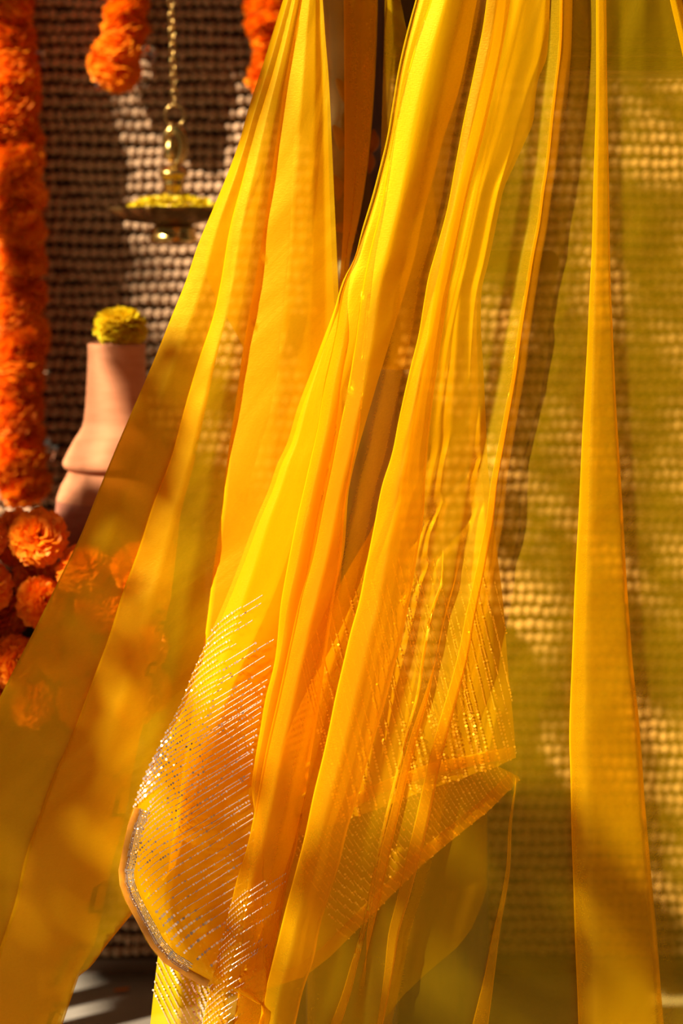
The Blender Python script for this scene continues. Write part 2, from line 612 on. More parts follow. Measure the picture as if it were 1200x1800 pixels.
# yellow petals heaped in the dish
v, f = [], []
r = random.Random(3)
for i in range(420):
    a, q = r.uniform(0, 6.283), math.sqrt(r.random())
    x, yy = 84 * q * math.cos(a), 84 * q * math.sin(a)
    h = 366 - 21 * (1 - q) ** 0.7 - r.uniform(0, 5) + (4 if q > .8 else 0)
    c = Vector((lr(x), lr(yy), lz(h)))
    e = Euler((r.uniform(-.9, .9), r.uniform(-.9, .9), r.uniform(0, 6.28))).to_matrix()
    b = len(v)
    w, l = lr(4.5), lr(8)
    for px_, py_, pz_ in ((-w * .5, -l * .5, 0), (w * .5, -l * .5, 0), (w, l * .3, .0015), (0, l * .55, .003), (-w, l * .3, .0015)):
        v.append(c + e @ Vector((px_, py_, pz_)))
    f += [(b, b + 1, b + 2), (b, b + 2, b + 3), (b, b + 3, b + 4)]
pe = link('yellow_petals', py_mesh('yellow_petals', v, f), M['marigold_y'])
pe.location = lp
tag(pe, 'heap of loose yellow petals in the hanging brass dish', 'petals', kind='stuff')

# ------------------------------------------------------------------ low table, riser, vase, flowers
TT = 0.413
tb = empty('low_table', (-0.40, 2.12, 0), 'low dark brown wooden table under the marigold heap', 'table')
tx0, tx1 = at(-330, 0, 2.0).x, at(262, 0, 2.0).x
ty0, ty1 = 1.985, 2.27
og = (-0.40, 2.12, 0)
box('tabletop', tx0, tx1, ty0, ty1, TT - 0.03, TT, M['table'], tb, 0.003, og)
box('apron', tx0 + .02, tx1 - .02, ty0 + .02, ty0 + .04, TT - 0.09, TT - 0.03, M['table'], tb, 0.002, og)
for lx in (tx0 + .03, tx1 - .17):
    for ly in (ty0 + .025, ty1 - .05):
        box('leg', lx - .02, lx + .02, ly, ly + .03, 0, TT - 0.03, M['table'], tb, 0.003, og)
D_V = 2.14
vz = at(0, 985, D_V).z
vx = at(205, 0, D_V).x
rs = box('wooden_riser', vx - .14, vx + .10, D_V - .07, D_V + .12, TT, vz, M['table'], bevel=0.004)
tag(rs, 'dark wooden riser block on the low table under the terracotta vase', 'block')

vase = empty('terracotta_vase', (vx, D_V, vz), 'unglazed terracotta bottle vase with a stepped shoulder holding a yellow marigold', 'vase')
def vp(t): return [(mm(r, D_V), (985 - y) / F * D_V) for r, y in t]
body = vp([(1, 985), (104, 985), (107, 980), (108, 950), (107, 905), (105, 876)])
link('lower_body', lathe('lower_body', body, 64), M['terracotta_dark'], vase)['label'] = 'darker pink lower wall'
up = vp([(105, 876), (103, 868), (97, 852), (90, 840), (86, 832), (84, 827), (86, 823), (92, 820), (94, 815), (94, 811), (91, 804), (84, 790), (74, 772), (66, 760), (60, 750), (57, 738),
         (55, 720), (53, 690), (51.5, 660), (50.5, 635), (50.5, 615), (51, 607), (50, 604), (47, 603), (44, 605), (43, 612), (43, 640), (44, 700), (30, 720), (1, 722)])
link('neck_and_shoulder', lathe('neck_and_shoulder', up, 64), M['terracotta'], vase)
fy = link('yellow_marigold', mgy, M['marigold_y'])
fy.location = at(212, 577, D_V)
fy.rotation_euler = (0.10, 0.05, 0.4)
fy.scale = (.97, .97, 1.02)
tag(fy, 'round yellow marigold resting in the mouth of the terracotta vase', 'flower')

heap = [  # px, py, distance
    (40, 940, 2.05), (92, 972, 2.04), (122, 985, 2.02), (20, 990, 2.02), (66, 1012, 1.99), (108, 1030, 1.98), (8, 1048, 1.98), (50, 1070, 1.965),
    (96, 1086, 1.965), (10, 1110, 1.955), (52, 1140, 1.95), (88, 1160, 1.95), (14, 1175, 1.945), (55, 1210, 1.945), (15, 1235, 1.94), (100, 1225, 1.945),
    (-10, 1010, 1.955), (-15, 1075, 1.945), (5, 1150, 1.94), (-20, 1215, 1.94), (100, 1180, 1.94), (125, 1225, 1.94),
    (30, 1000, 1.965), (80, 1045, 1.955), (30, 1150, 1.945), (112, 1140, 1.955), (70, 1110, 1.94), (40, 1190, 1.94), (120, 1060, 1.99), (75, 1190, 1.94),
    (160, 1000, 2.0), (202, 1005, 2.02), (150, 1060, 1.97), (196, 1075, 1.98), (140, 1120, 1.96), (180, 1140, 1.965), (136, 1190, 1.95), (176, 1215, 1.95), (216, 1180, 1.97),
    (222, 1105, 2.0), (-34, 960, 2.05), (-40, 1030, 2.0), (-36, 1110, 1.96), (-34, 1190, 1.95), (236, 1040, 2.03), (60, 965, 2.07), (10, 935, 2.08), (-20, 915, 2.09), (216, 1228, 1.955), (-80, 1000, 2.04), (-84, 1090, 1.98), (-80, 1180, 1.96)]
hp = [at(*q) for q in heap if q[0] > -60]
for it in range(160):
    for i in range(len(hp)):
        for j in range(i):
            dv = hp[i] - hp[j]
            L = dv.length
            if L < 0.058:
                dv = dv.normalized() * (0.058 - L) * 0.5 if L > 1e-5 else Vector((.001, 0, 0))
                hp[i] += dv; hp[j] -= dv
    for p in hp:
        p.z = max(p.z, TT + 0.024)
        ppx = 600 + p.x / p.y * F
        p.z = min(p.z, at(0, 945 if ppx < 78 else 1000, p.y).z)
        p.x = max(min(p.x, tx1 - .01), -0.42)
        p.y = max(p.y, ty0 + 0.004)
        r2 = Vector((p.x - vx, p.y - D_V))
        if r2.length < 0.092 and p.z > vz - .02:       # keep out of the vase
            r2 = r2.normalized() * 0.092
            p.x, p.y = vx + r2.x, D_V + r2.y
        if p.z < vz + .02 and p.y > D_V - .095 and vx - .17 < p.x < vx + .13:     # and in front of the riser
            p.y = D_V - .095
hp.sort(key=lambda p: -p.z)
ORD = 'first second third fourth fifth sixth seventh eighth ninth tenth eleventh twelfth thirteenth fourteenth fifteenth'.split()
nh = len(hp)
rows_h = [hp[0:nh // 4], hp[nh // 4:nh // 2], hp[nh // 2:3 * nh // 4], hp[3 * nh // 4:]]
k = 0
for rn, row in zip(('top', 'second', 'third', 'bottom'), rows_h):
    row.sort(key=lambda p: p.x / p.y)
    for q, p in enumerate(row):
        o = link('orange_marigold', mg[k % 6], M['marigold'])
        s = rnd.uniform(.86, .98)
        o.scale = (s, s, s)
        o.location = p
        o.rotation_euler = (1.0 + rnd.uniform(-.5, .5), rnd.uniform(-.6, .6), rnd.uniform(-.8, .8))
        tag(o, 'orange marigold head in the %s row of the table heap, %s from the left' % (rn, ORD[q]), 'flower', 'orange marigolds heaped around the vase')
        k += 1
pt = leaf_mesh(0.02, 0.009, 0.002, 0.003)
o = link('fallen_petal', pt, M['marigold'])
o.location = at(214, 1742, 2.38); o.location.z = 0.004
o.rotation_euler = (1.4, 0, 0.4)
tag(o, 'single fallen orange petal on the floor below the low table', 'petal')

# ------------------------------------------------------------------ added leafy tree out of view, its foliage placed to shade chosen zones
tree = empty('added_shade_tree', (-2.15, 0.75, 0), 'leafy tree added out of view at the left to shade the display', 'tree')
tl = Vector(tree.location)
tp = [(0, 0, 0), (.03, .02, .5), (-.02, .05, 1.0), (.03, .02, 1.6), (.1, .1, 2.3)]
link('shade_trunk', tube('shade_trunk', tp, lambda t: .035 * (1 - .6 * t), 10), M['wood'], tree)
r = random.Random(21)
v, f = [], []
SHADE_ZONES = [  # x0, x1, y0, y1, distance, leaves, leaf length
    (225, 470, -160, 60, 2.42, 40, .06), (330, 600, -160, 80, 2.42, 18, .05), (60, 200, -160, 200, 2.42, 16, .05),
    (570, 632, -120, 400, 1.845, 40, .05), (600, 720, 430, 640, 1.99, 8, .07),
    (20, 90, 300, 560, 2.36, 12, .05),
    (-120, 170, 760, 1300, 1.785, 78, .04), (-120, 230, 1300, 1900, 1.785, 115, .04), (170, 310, 780, 1280, 1.785, 14, .04), (230, 440, 1220, 1740, 1.715, 26, .04),
    (860, 1240, 1400, 1900, 1.72, 8, .08),
    (-60, 260, 1010, 1240, 1.96, 6, .06), (840, 1240, 120, 1010, 2.42, 210, .037), (990, 1240, 1010, 1110, 2.42, 24, .037), (930, 1000, 1150, 1260, 2.42, 8, .037), (715, 850, 60, 540, 2.42, 70, .05), (720, 800, 540, 630, 2.42, 12, .04), (1000, 1240, 1110, 1750, 2.42, 100, .037), (840, 1000, 1480, 1750, 2.42, 50, .037),
    (560, 720, -160, 430, 1.94, 60, .045), (380, 560, 90, 200, 2.42, 14, .045), (140, 340, 620, 900, 1.785, 26, .04), (560, 900, 1500, 1900, 1.72, 50, .04), (840, 1000, 430, 490, 1.98, 26, .04),
    (900, 1240, -160, 134, 1.98, 130, .04), (30, 210, 1340, 1710, 2.42, 40, .05), (100, 320, 1640, 1780, 2.36, 16, .06), (140, 340, 1250, 1760, 2.42, 34, .07), (250, 480, 620, 1250, 2.42, 34, .07)]
for x0, x1, y0, y1, d, n, ln in SHADE_ZONES:
    for i in range(n):
        p = at(r.uniform(x0, x1), r.uniform(y0, y1), d) - SUN_DIR * r.uniform(1.9, 2.5) - tl
        m = (SUN_DIR.to_track_quat('Z', 'Y').to_matrix() @ Euler((r.uniform(-.5, .5), r.uniform(-.5, .5), r.uniform(0, 6.28))).to_matrix())
        b = len(v)
        for t, w in ((0, 0), (.2, .26), (.5, .34), (.8, .2), (1, 0)):
            for sd in (-1, 0, 1):
                v.append(p + m @ Vector(((t - .5) * ln * 1.2, sd * w * ln, (abs(sd) * .12 - .2 * t * t) * ln)))
        for q in range(4):
            for sd in range(2):
                c = b + q * 3 + sd
                f.append((c, c + 1, c + 4, c + 3))
M['leaf'] = plain('green_leaf', (0.03, 0.09, 0.015), (0.06, 0.15, 0.03), 20, 0.5)
tag(link('shade_leaves', py_mesh('shade_leaves', v, f), M['leaf'], tree), kind='stuff')
for k in range(9):
    q = Vector(v[r.randrange(len(v))])
    bp = Vector((.03, .03, 1.3 + .1 * k))
    link('shade_branch', tube('shade_branch', [bp, (bp + q) * .5 + Vector((0, 0, .08)), q], lambda t: .010 * (1 - .7 * t), 6), M['wood'], tree)

# ------------------------------------------------------------------ the saree
D0 = 1.72


class Curve:
    """picture x (or any value) as a smooth function of picture row"""
    def __init__(self, pts):
        pts = sorted(pts)
        self.y = np.array([p[0] for p in pts], float)
        self.x = np.array([p[1] for p in pts], float)
        n = len(pts)
        if n > 2:
            h = np.diff(self.y); dl = np.diff(self.x) / h
            m = np.zeros(n)
            m[1:-1] = (dl[:-1] * h[1:] + dl[1:] * h[:-1]) / (h[1:] + h[:-1])
            m[0], m[-1] = dl[0], dl[-1]
        else:
            m = np.full(n, (self.x[-1] - self.x[0]) / (self.y[-1] - self.y[0]))
        self.m = m

    def __call__(self, y):
        y = np.asarray(y, float)
        yc = np.clip(y, self.y[0], self.y[-1])
        i = np.clip(np.searchsorted(self.y, yc, 'right') - 1, 0, len(self.y) - 2)
        h = self.y[i + 1] - self.y[i]
        t = (yc - self.y[i]) / h
        r = ((2 * t**3 - 3 * t**2 + 1) * self.x[i] + (t**3 - 2 * t**2 + t) * h * self.m[i]
             + (-2 * t**3 + 3 * t**2) * self.x[i + 1] + (t**3 - t**2) * h * self.m[i + 1])
        r = r + np.where(y < self.y[0], (y - self.y[0]) * self.m[0], 0) + np.where(y > self.y[-1], (y - self.y[-1]) * self.m[-1], 0)
        return r


def lin(pts):
    ys = [p[0] for p in pts]; xs = [p[1] for p in pts]
    return lambda y: np.interp(y, ys, xs)


FLAT = 0.7      # how far the folds are pressed into flat facets


class Sheet:
    """a cloth whose cross-section runs through control lines; each control = (x(y), depth(y) in metres from the camera)"""
    def __init__(self, name, ctrls, yrow, sub, mat, parent, wr=(0.0011, 0.0004), seed=0, extra=None, flip=False, clamp=None):
        # yrow: (nrows, ) rows or function u->(top,bottom)
        nc = len(ctrls)
        ssub = []
        for i in range(nc - 1):
            k = sub[i] if isinstance(sub, (list, tuple)) else sub
            ssub += [i + j / k for j in range(k)]
        ssub.append(nc - 1)
        S = np.array(ssub)
        if isinstance(yrow, tuple):
            top, bot, nr = yrow
            Yg = np.zeros((nr, len(S)))
            vv = np.linspace(0, 1, nr)[:, None]
            un = (S / (nc - 1))[None, :]
            tt = top(un) if callable(top) else np.full_like(un, top)
            bb = bot(un) if callable(bot) else np.full_like(un, bot)
            Yg = tt + (bb - tt) * vv
        else:
            Yg = np.repeat(np.asarray(yrow, float)[:, None], len(S), 1)
        nr = Yg.shape[0]
        K = 0.49e-3
        X = np.zeros((nr, len(S))); Dp = np.zeros((nr, len(S)))
        # control values evaluated on each vertex row
        for j, s in enumerate(S):
            i = min(int(s), nc - 2)
            t = s - i
            y = Yg[:, j]
            idx = [max(0, i - 1), i, i + 1, min(nc - 1, i + 2)]
            P = []
            for q in idx:
                P.append(np.stack([ctrls[q][0](y) * K, ctrls[q][1](y) + 0 * y], 1))
            if i == 0: P[0] = 2 * P[1] - P[2]
            if i == nc - 2: P[3] = 2 * P[2] - P[1]
            def kn(a, b): return np.sqrt(np.sqrt(((a - b) ** 2).sum(1)) + 1e-9)
            t0 = np.zeros(nr); t1 = t0 + kn(P[0], P[1]); t2 = t1 + kn(P[1], P[2]); t3 = t2 + kn(P[2], P[3])
            tq = t1 + (t2 - t1) * t
            def L(a, b, ta, tb): return ((tb - tq) / (tb - ta))[:, None] * a + ((tq - ta) / (tb - ta))[:, None] * b
            A1, A2, A3 = L(P[0], P[1], t0, t1), L(P[1], P[2], t1, t2), L(P[2], P[3], t2, t3)
            B1, B2 = L(A1, A2, t0, t2), L(A2, A3, t1, t3)
            R = L(B1, B2, t1, t2)
            R = (1 - FLAT) * R + FLAT * (P[1] * (1 - t) + P[2] * t)
            X[:, j] = R[:, 0] / K; Dp[:, j] = R[:, 1]
        if clamp is not None:
            X = np.minimum(X, clamp(Yg))
        self.S, self.Y, self.X = S, Yg, X
        # wrinkles running along the folds; the noise follows the length of cloth, so closed folds stay smooth
        cum = np.concatenate([np.zeros((nr, 1)), np.cumsum(np.abs(np.diff(X, axis=1)), 1)], 1) * 0.8 + X[:, :1] * 0
        for a in range(nr):
            for b in range(len(S)):
                y, x = Yg[a, b], cum[a, b]
                n1 = noise.noise(Vector((seed * 7.1 + x * 0.012, y * 0.0022, seed)))
                n2 = noise.noise(Vector((x * 0.045, y * 0.006 + x * 0.008, seed + 4.0)))
                Dp[a, b] += wr[0] * n1 * 2 + wr[1] * n2 * 2
        if extra is not None:
            Dp = Dp + extra(X, Yg)
        self.D = Dp
        W = np.stack([(X - 600) / F * Dp, Dp, EYE - (Yg - HORIZON) / F * Dp], 2)
        self.W = W
        nS = len(S)
        faces = []
        for a in range(nr - 1):
            for b in range(nS - 1):
                q = a * nS + b
                faces.append((q, q + nS, q + nS + 1, q + 1))
        self.parent_loc = Vector(parent.location) if parent else Vector()
        me = py_mesh(name, [Vector(p) - self.parent_loc for p in W.reshape(-1, 3)], faces)
        # cloth coordinates in metres
        U = np.concatenate([np.zeros((nr, 1)), np.cumsum(np.linalg.norm(np.diff(W, axis=1), axis=2), 1)], 1)
        uvl = me.uv_layers.new(name='UVMap')
        li = np.zeros(len(me.loops), int); me.loops.foreach_get('vertex_index', li)
        uvv = np.stack([U.reshape(-1), (-W[:, :, 2]).reshape(-1) + seed], 1)[li]
        uvl.data.foreach_set('uv', uvv.reshape(-1))
        bm = bmesh.new()
        bm.from_mesh(me)
        bmesh.ops.remove_doubles(bm, verts=bm.verts, dist=0.0003)     # sew the closed folds shut
        bm.to_mesh(me)
        bm.free()
        self.obj = link(name, me, mat, parent)

    def locate(self, px, py, s0, s1):
        """world point and normal of the layer between control lines s0..s1 under a picture point"""
        cols = np.where((self.S >= s0 - 1e-6) & (self.S <= s1 + 1e-6))[0]
        # row index per column differs: find via first column's rows
        for b in range(len(cols) - 1):
            j = cols[b]
            ycol = self.Y[:, j]
            if py < ycol[0] or py > ycol[-1]: continue
            a = int(np.clip(np.searchsorted(ycol, py) - 1, 0, len(ycol) - 2))
            t = (py - ycol[a]) / (ycol[a + 1] - ycol[a] + 1e-9)
            xa = self.X[a, j] * (1 - t) + self.X[a + 1, j] * t
            xb = self.X[a, j + 1] * (1 - t) + self.X[a + 1, j + 1] * t
            if (xa - px) * (xb - px) <= 0 and xa != xb:
                w = (px - xa) / (xb - xa)
                pa = self.W[a, j] * (1 - t) + self.W[a + 1, j] * t
                pb = self.W[a, j + 1] * (1 - t) + self.W[a + 1, j + 1] * t
                p = pa * (1 - w) + pb * w
                e1 = self.W[a, j + 1] - self.W[a, j]; e2 = self.W[a + 1, j] - self.W[a, j]
                n = np.cross(e1, e2); n = n / (np.linalg.norm(n) + 1e-12)
                n = Vector(n)
                if n.y > 0: n = -n
                return Vector(p), n
        return None


def const(v): return lambda y: np.full_like(np.asarray(y, float), v)


def zfold(fx, hx, base, full=0.016):
    """hidden line (behind, farther) then fold line; depth shrinks where the fold closes"""
    def off(y):
        return np.minimum(full, np.abs(hx(y) - fx(y)) * 0.49e-3 * 0.55)
    return [(hx, lambda y: base(y) + off(y)), (fx, lambda y: base(y) + off(y) * 0.30)]


saree = empty('saree', (0.0, D0, 0.25), 'sheer yellow organza saree hanging in long pleats with a sequinned end', 'saree')
ROWS = np.arange(-130, 1931, 13.0)

# ---- left panel
E0 = Curve([(-130, 540), (0, 497), (110, 463), (190, 437), (250, 420), (310, 398), (370, 373), (430, 348), (490, 328), (560, 300), (620, 276), (665, 257), (720, 233), (780, 207), (860, 174), (945, 140), (1010, 108), (1090, 69), (1170, 28), (1225, 0), (1400, -90), (1900, -330)])
E1 = Curve([(-130, 540), (0, 513), (120, 482), (227, 450), (320, 425), (400, 404), (500, 387), (547, 377), (640, 347), (733, 320), (800, 302), (892, 267), (958, 246), (1058, 210), (1105, 196), (1208, 158), (1300, 123), (1370, 92), (1435, 69), (1500, 46), (1590, 25), (1665, 0), (1800, -45), (1900, -80)])
E1w = lin([(-130, 2), (0, 4), (300, 6), (430, 10), (547, 22), (700, 36), (800, 42), (915, 56), (970, 68), (1050, 88), (1110, 92), (1200, 108), (1300, 122), (1400, 146), (1480, 156), (1580, 156), (1660, 165), (1712, 152), (1800, 150), (1930, 150)])
E1h = lambda y: E1(y) + E1w(y)
E2 = Curve([(-130, 548), (0, 528), (70, 515), (150, 500), (230, 488), (320, 475), (390, 465), (470, 452), (621, 426), (695, 416), (802, 400), (893, 390), (985, 377), (1133, 358), (1300, 330), (1500, 300), (1900, 240)])
E2w = lin([(-130, 8), (0, 14), (250, 30), (450, 52), (650, 66), (740, 62), (848, 44), (985, 40), (1133, 36), (1930, 30)])
E2h = lambda y: E2(y) + E2w(y)
E3 = Curve([(-130, 555), (0, 567), (70, 572), (130, 577), (250, 583), (340, 587), (450, 592), (520, 595), (700, 600), (1000, 600), (1300, 560), (1600, 500), (1900, 450)])
dA = const(1.775)
clampA = lin([(1000, 900), (1400, 420), (1500, 330), (1560, 275), (1615, 225), (1660, 188), (1700, 160), (1714, 139), (1800, 110), (1930, 70)])
plus = lambda c, w: (lambda y: c(y) + (w(y) if callable(w) else w))
mid = lambda a, b, t: (lambda y: a(y) * (1 - t) + b(y) * t)
def rel(c0, c1, t, base, off, k=0.16):
    """a control between two lines; its relief shrinks where the lines run close together"""
    def dep(y):
        lim = np.abs(c1(y) - c0(y)) * 0.49e-3 * k
        return base(y) + np.clip(off, -lim, lim)
    return (mid(c0, c1, t), dep)


A = [(plus(E1h, -6), lambda y: dA(y) + 0.030), (plus(E0, 30), lambda y: dA(y) + 0.022), (E0, lambda y: dA(y) + 0.012)]
A += [rel(E0, E1, .5, dA, 0.004), rel(E0, E1, .97, dA, 0.010)]
A += zfold(E1, E1h, lambda y: dA(y) + 0.001, 0.016)
A += [rel(E1, E2, .35, dA, -0.006), rel(E1, E2, .75, dA, -0.004)]
A += zfold(E2, E2h, lambda y: dA(y) + 0.001, 0.016)
A += [rel(E2, E3, .40, dA, -0.006), rel(E2, E3, .68, dA, -0.005), rel(E2, E3, .85, dA, -0.001), (E3, lambda y: dA(y) - 0.002)]
Bl = Curve([(-130, 545), (0, 502), (200, 440), (400, 372), (470, 360), (560, 400), (621, 430), (695, 420), (802, 404), (893, 394), (985, 381), (1133, 362), (1300, 335), (1500, 305), (1560, 268), (1600, 240), (1660, 184), (1900, 90)])
Sheet('left_pleats', [(Bl, const(1.806)), (mid(Bl, E3, .35), const(1.800)), (mid(Bl, E3, .7), const(1.804)), (mid(Bl, E3, .96), const(1.798))], np.arange(-130, 1600, 13.0), 6, M['organza_end'], saree, seed=9)
shA = Sheet('left_pleats', A, ROWS, 8, M['organza_left'], saree, seed=1, clamp=clampA)

# ---- dim layers hanging behind, between the two panels
rows_t = np.arange(-130, 661, 13.0)
R0 = Curve([(-130, 603), (130, 605), (300, 605), (400, 603), (480, 598), (700, 588)])
R0h = Curve([(-130, 664), (0, 664), (100, 661), (200, 655), (300, 645), (380, 632), (440, 618), (700, 606)])
dR = const(1.845)
Rc = [(lambda y: R0(y) - 62, lambda y: dR(y) + 0.004), (lambda y: R0(y) - 20, lambda y: dR(y) - 0.002)] + zfold(R0, R0h, dR, 0.014) + [(mid(R0, R0h, .5), lambda y: dR(y) - 0.012), (mid(R0, R0h, .95), lambda y: dR(y) - 0.002)]
Sheet('back_drape', Rc, rows_t, 8, M['organza'], saree, seed=2)
R2 = Curve([(-130, 677), (0, 676), (100, 674), (200, 671), (300, 668), (700, 640)])
R2e = Curve([(-130, 690), (0, 704), (60, 716), (150, 735), (700, 790)])
Sheet('back_drape', [(R2, const(1.84)), (mid(R2, R2e, .4), const(1.832)), (R2e, const(1.838))], rows_t, 8, M['organza'], saree, seed=3)

# ---- front cloth, from the sequinned flap to the right edge
F0 = Curve([(-130, 765), (0, 730), (55, 715), (120, 700), (180, 690), (250, 678), (290, 668), (340, 655), (400, 637), (460, 620), (490, 604), (542, 588), (606, 564), (655, 546), (716, 523), (789, 500), (811, 489), (860, 472), (909, 451), (1000, 417), (1067, 390), (1120, 367), (1175, 342), (1242, 315), (1300, 285), (1400, 240), (1450, 224), (1510, 212), (1545, 209), (1570, 214), (1620, 240), (1670, 268), (1695, 292), (1712, 325), (1730, 362), (1745, 405), (1765, 457), (1800, 454), (1930, 434)])
F1 = Curve([(-130, 769), (0, 735), (120, 706), (250, 684), (400, 643), (480, 613), (514, 601), (585, 590), (673, 570), (750, 558), (832, 540), (915, 521), (1000, 504), (1050, 495), (1175, 480), (1225, 467), (1283, 457), (1342, 447), (1383, 442), (1450, 452), (1600, 452), (1765, 459), (1800, 456), (1930, 436)])
F1w = lin([(-130, 2), (480, 4), (600, 26), (800, 36), (1200, 42), (1340, 25), (1400, 12), (1740, 8), (1765, 2), (1930, 2)])
F1h = lambda y: F1(y) + F1w(y)
F2 = Curve([(-130, 790), (0, 757), (88, 728), (253, 688), (293, 681), (373, 667), (450, 648), (526, 634), (618, 622), (704, 607), (771, 592), (838, 578), (915, 561), (1000, 543), (1050, 528), (1133, 509), (1229, 488), (1321, 467), (1417, 449), (1496, 432), (1550, 415), (1592, 405), (1667, 386), (1725, 372), (1800, 355), (1930, 325)])
F2w = lin([(-130, 2), (200, 4), (373, 8), (450, 12), (530, 17), (620, 20), (760, 36), (870, 38), (1000, 54), (1100, 64), (1300, 80), (1500, 88), (1930, 110)])
F2h = lambda y: F2(y) + F2w(y)
F3 = Curve([(-130, 870), (0, 855), (50, 848), (100, 838), (140, 830), (210, 815), (290, 800), (370, 785), (440, 766), (490, 752), (530, 745), (590, 735), (650, 720), (740, 700), (800, 688), (850, 672), (925, 657), (1000, 642), (1060, 630), (1110, 616), (1165, 603), (1230, 588), (1285, 577), (1330, 567), (1395, 551), (1475, 534), (1540, 517), (1600, 501), (1670, 484), (1740, 467), (1800, 457), (1930, 425)])
F4 = Curve([(-130, 910), (0, 897), (200, 858), (400, 808), (600, 775), (750, 755), (850, 747), (900, 745), (970, 734), (1020, 726), (1080, 715), (1130, 704), (1180, 691), (1220, 681), (1290, 660), (1340, 645), (1395, 630), (1460, 610), (1520, 596), (1575, 579), (1630, 562), (1690, 550), (1740, 533), (1800, 519), (1930, 485)])
L0 = Curve([(-130, 965), (0, 945), (400, 880), (800, 805), (970, 778), (1030, 772), (1060, 761), (1110, 749), (1150, 742), (1230, 729), (1280, 715), (1340, 700), (1450, 673), (1520, 658), (1590, 644), (1660, 627), (1700, 615), (1750, 600), (1800, 581), (1930, 530)])
Lw = lin([(-130, 0), (960, 0), (1040, 5), (1500, 6), (1600, 8), (1660, 10), (1800, 18), (1930, 26)])
G0 = Curve([(-130, 988), (0, 986), (80, 984), (150, 976), (220, 968), (280, 962), (340, 953), (400, 945), (450, 935), (500, 927), (560, 917), (600, 911), (660, 903), (720, 892), (790, 879), (850, 868), (920, 860), (970, 850), (1030, 838), (1080, 827), (1150, 814), (1220, 796), (1290, 776), (1370, 757), (1440, 742), (1500, 728), (1580, 708), (1640, 692), (1700, 684), (1800, 668), (1930, 640)])
Gw = lin([(-130, 8), (400, 8), (700, 12), (1000, 20), (1300, 30), (1500, 34), (1640, 26), (1800, 14), (1930, 10)])
K0 = Curve([(-130, 1022), (0, 1020), (600, 985), (1000, 930), (1250, 912), (1370, 906), (1450, 894), (1530, 889), (1580, 880), (1640, 866), (1720, 850), (1800, 830), (1930, 800)])
Kw = lin([(-130, 0), (1360, 0), (1400, 4), (1530, 7), (1600, 9), (1640, 12), (1720, 18), (1800, 28), (1930, 44)])
H0 = Curve([(-130, 1047), (0, 1047), (180, 1047), (250, 1045), (340, 1042), (430, 1040), (530, 1035), (600, 1032), (690, 1027), (760, 1023), (850, 1019), (930, 1015), (1020, 1010), (1100, 1007), (1180, 1004), (1250, 1001), (1300, 1000), (1360, 1002), (1460, 1004), (1550, 1007), (1650, 1010), (1740, 1014), (1800, 1016), (1930, 1020)])
H1 = Curve([(-130, 1063), (0, 1065), (100, 1066), (330, 1070), (500, 1073), (590, 1077), (720, 1083), (830, 1090), (930, 1096), (1020, 1101), (1090, 1106), (1170, 1112), (1250, 1121), (1320, 1127), (1410, 1133), (1490, 1140), (1570, 1147), (1630, 1153), (1710, 1159), (1800, 1166), (1930, 1178)])
T0 = Curve([(-130, 1134), (0, 1133), (300, 1128), (700, 1137), (1400, 1180), (1930, 1215)])
Z0 = Curve([(-130, 1150), (0, 1177), (100, 1200), (300, 1238), (800, 1290), (1930, 1400)])
dB = const(1.715)
up9 = lambda y: np.clip((y - 100) / 800, 0.1, 1)
B = [(F0, lambda y: dB(y) + 0.002 + 0.010 * np.clip(F1w(y) / 26, 0, 1)), rel(F0, F1, .35, lambda y: dB(y) - np.clip((y - 1000) / 500, 0, 1) * 0.010, 0.002), rel(F0, F1, .75, dB, 0.008)]
B += zfold(F1, F1h, lambda y: dB(y) + 0.001 + 0.003 * np.clip(F1w(y) / 26, 0, 1), 0.014)              # 3, 4
B += [rel(F1, F2, .45, dB, -0.004)]                               # 5
B += zfold(F2, F2h, lambda y: dB(y) - 0.001, 0.016)               # 6, 7
B += [rel(F2, F3, .28, dB, -0.010), rel(F2, F3, .55, dB, -0.002), rel(F2, F3, .93, dB, 0.026, .40)]        # 8, 9, 10
B += zfold(F3, F4, lambda y: dB(y) + 0.000, 0.024)                # 11, 12
B += [(mid(F3, F4, .40), lambda y: dB(y) - 0.008 * up9(y)), (mid(F3, F4, 1.02), lambda y: dB(y) - 0.003 * up9(y)), (mid(F4, L0, .6), lambda y: dB(y) + 0.004 * up9(y))]   # 13, 14, 15
B += zfold(L0, plus(L0, Lw), lambda y: dB(y) + 0.004 * up9(y) - 0.004 * np.clip(Lw(y) / 6, 0, 1), 0.010)      # 16, 17
B += [(mid(L0, G0, .35), lambda y: dB(y) + 0.004 * up9(y)), (plus(G0, lambda y: -Gw(y) * 1.6 - 6), lambda y: dB(y) + 0.003 + 0.006 * up9(y))]      # 18, 19
B += zfold(plus(G0, lambda y: -Gw(y) * .36), plus(G0, lambda y: Gw(y) * .36), lambda y: dB(y) - 0.007, 0.010)   # 20, 21
B += [(plus(G0, lambda y: Gw(y) * .30), lambda y: dB(y) - 0.0068), (plus(G0, lambda y: Gw(y) * .8 + 10), lambda y: dB(y) + 0.007), (mid(G0, K0, .6), lambda y: dB(y) + 0.010)]   # 22, 23, 24
B += zfold(K0, plus(K0, Kw), lambda y: dB(y) + 0.010 - 0.004 * np.clip(Kw(y) / 8, 0, 1), 0.012)      # 25, 26
B += [(plus(K0, plus(Kw, 3)), lambda y: dB(y) + 0.010 - 0.006 * np.clip(Kw(y) / 8, 0, 1)), (mid(K0, H0, .6), lambda y: dB(y) + 0.011)]                 # 27, 28
B += zfold(H0, H1, lambda y: dB(y) + 0.001, 0.022)                # 29, 30
B += [rel(H0, H1, .25, dB, -0.006), rel(H0, H1, .9, dB, -0.006), (plus(H1, 24), lambda y: dB(y) + 0.004)]
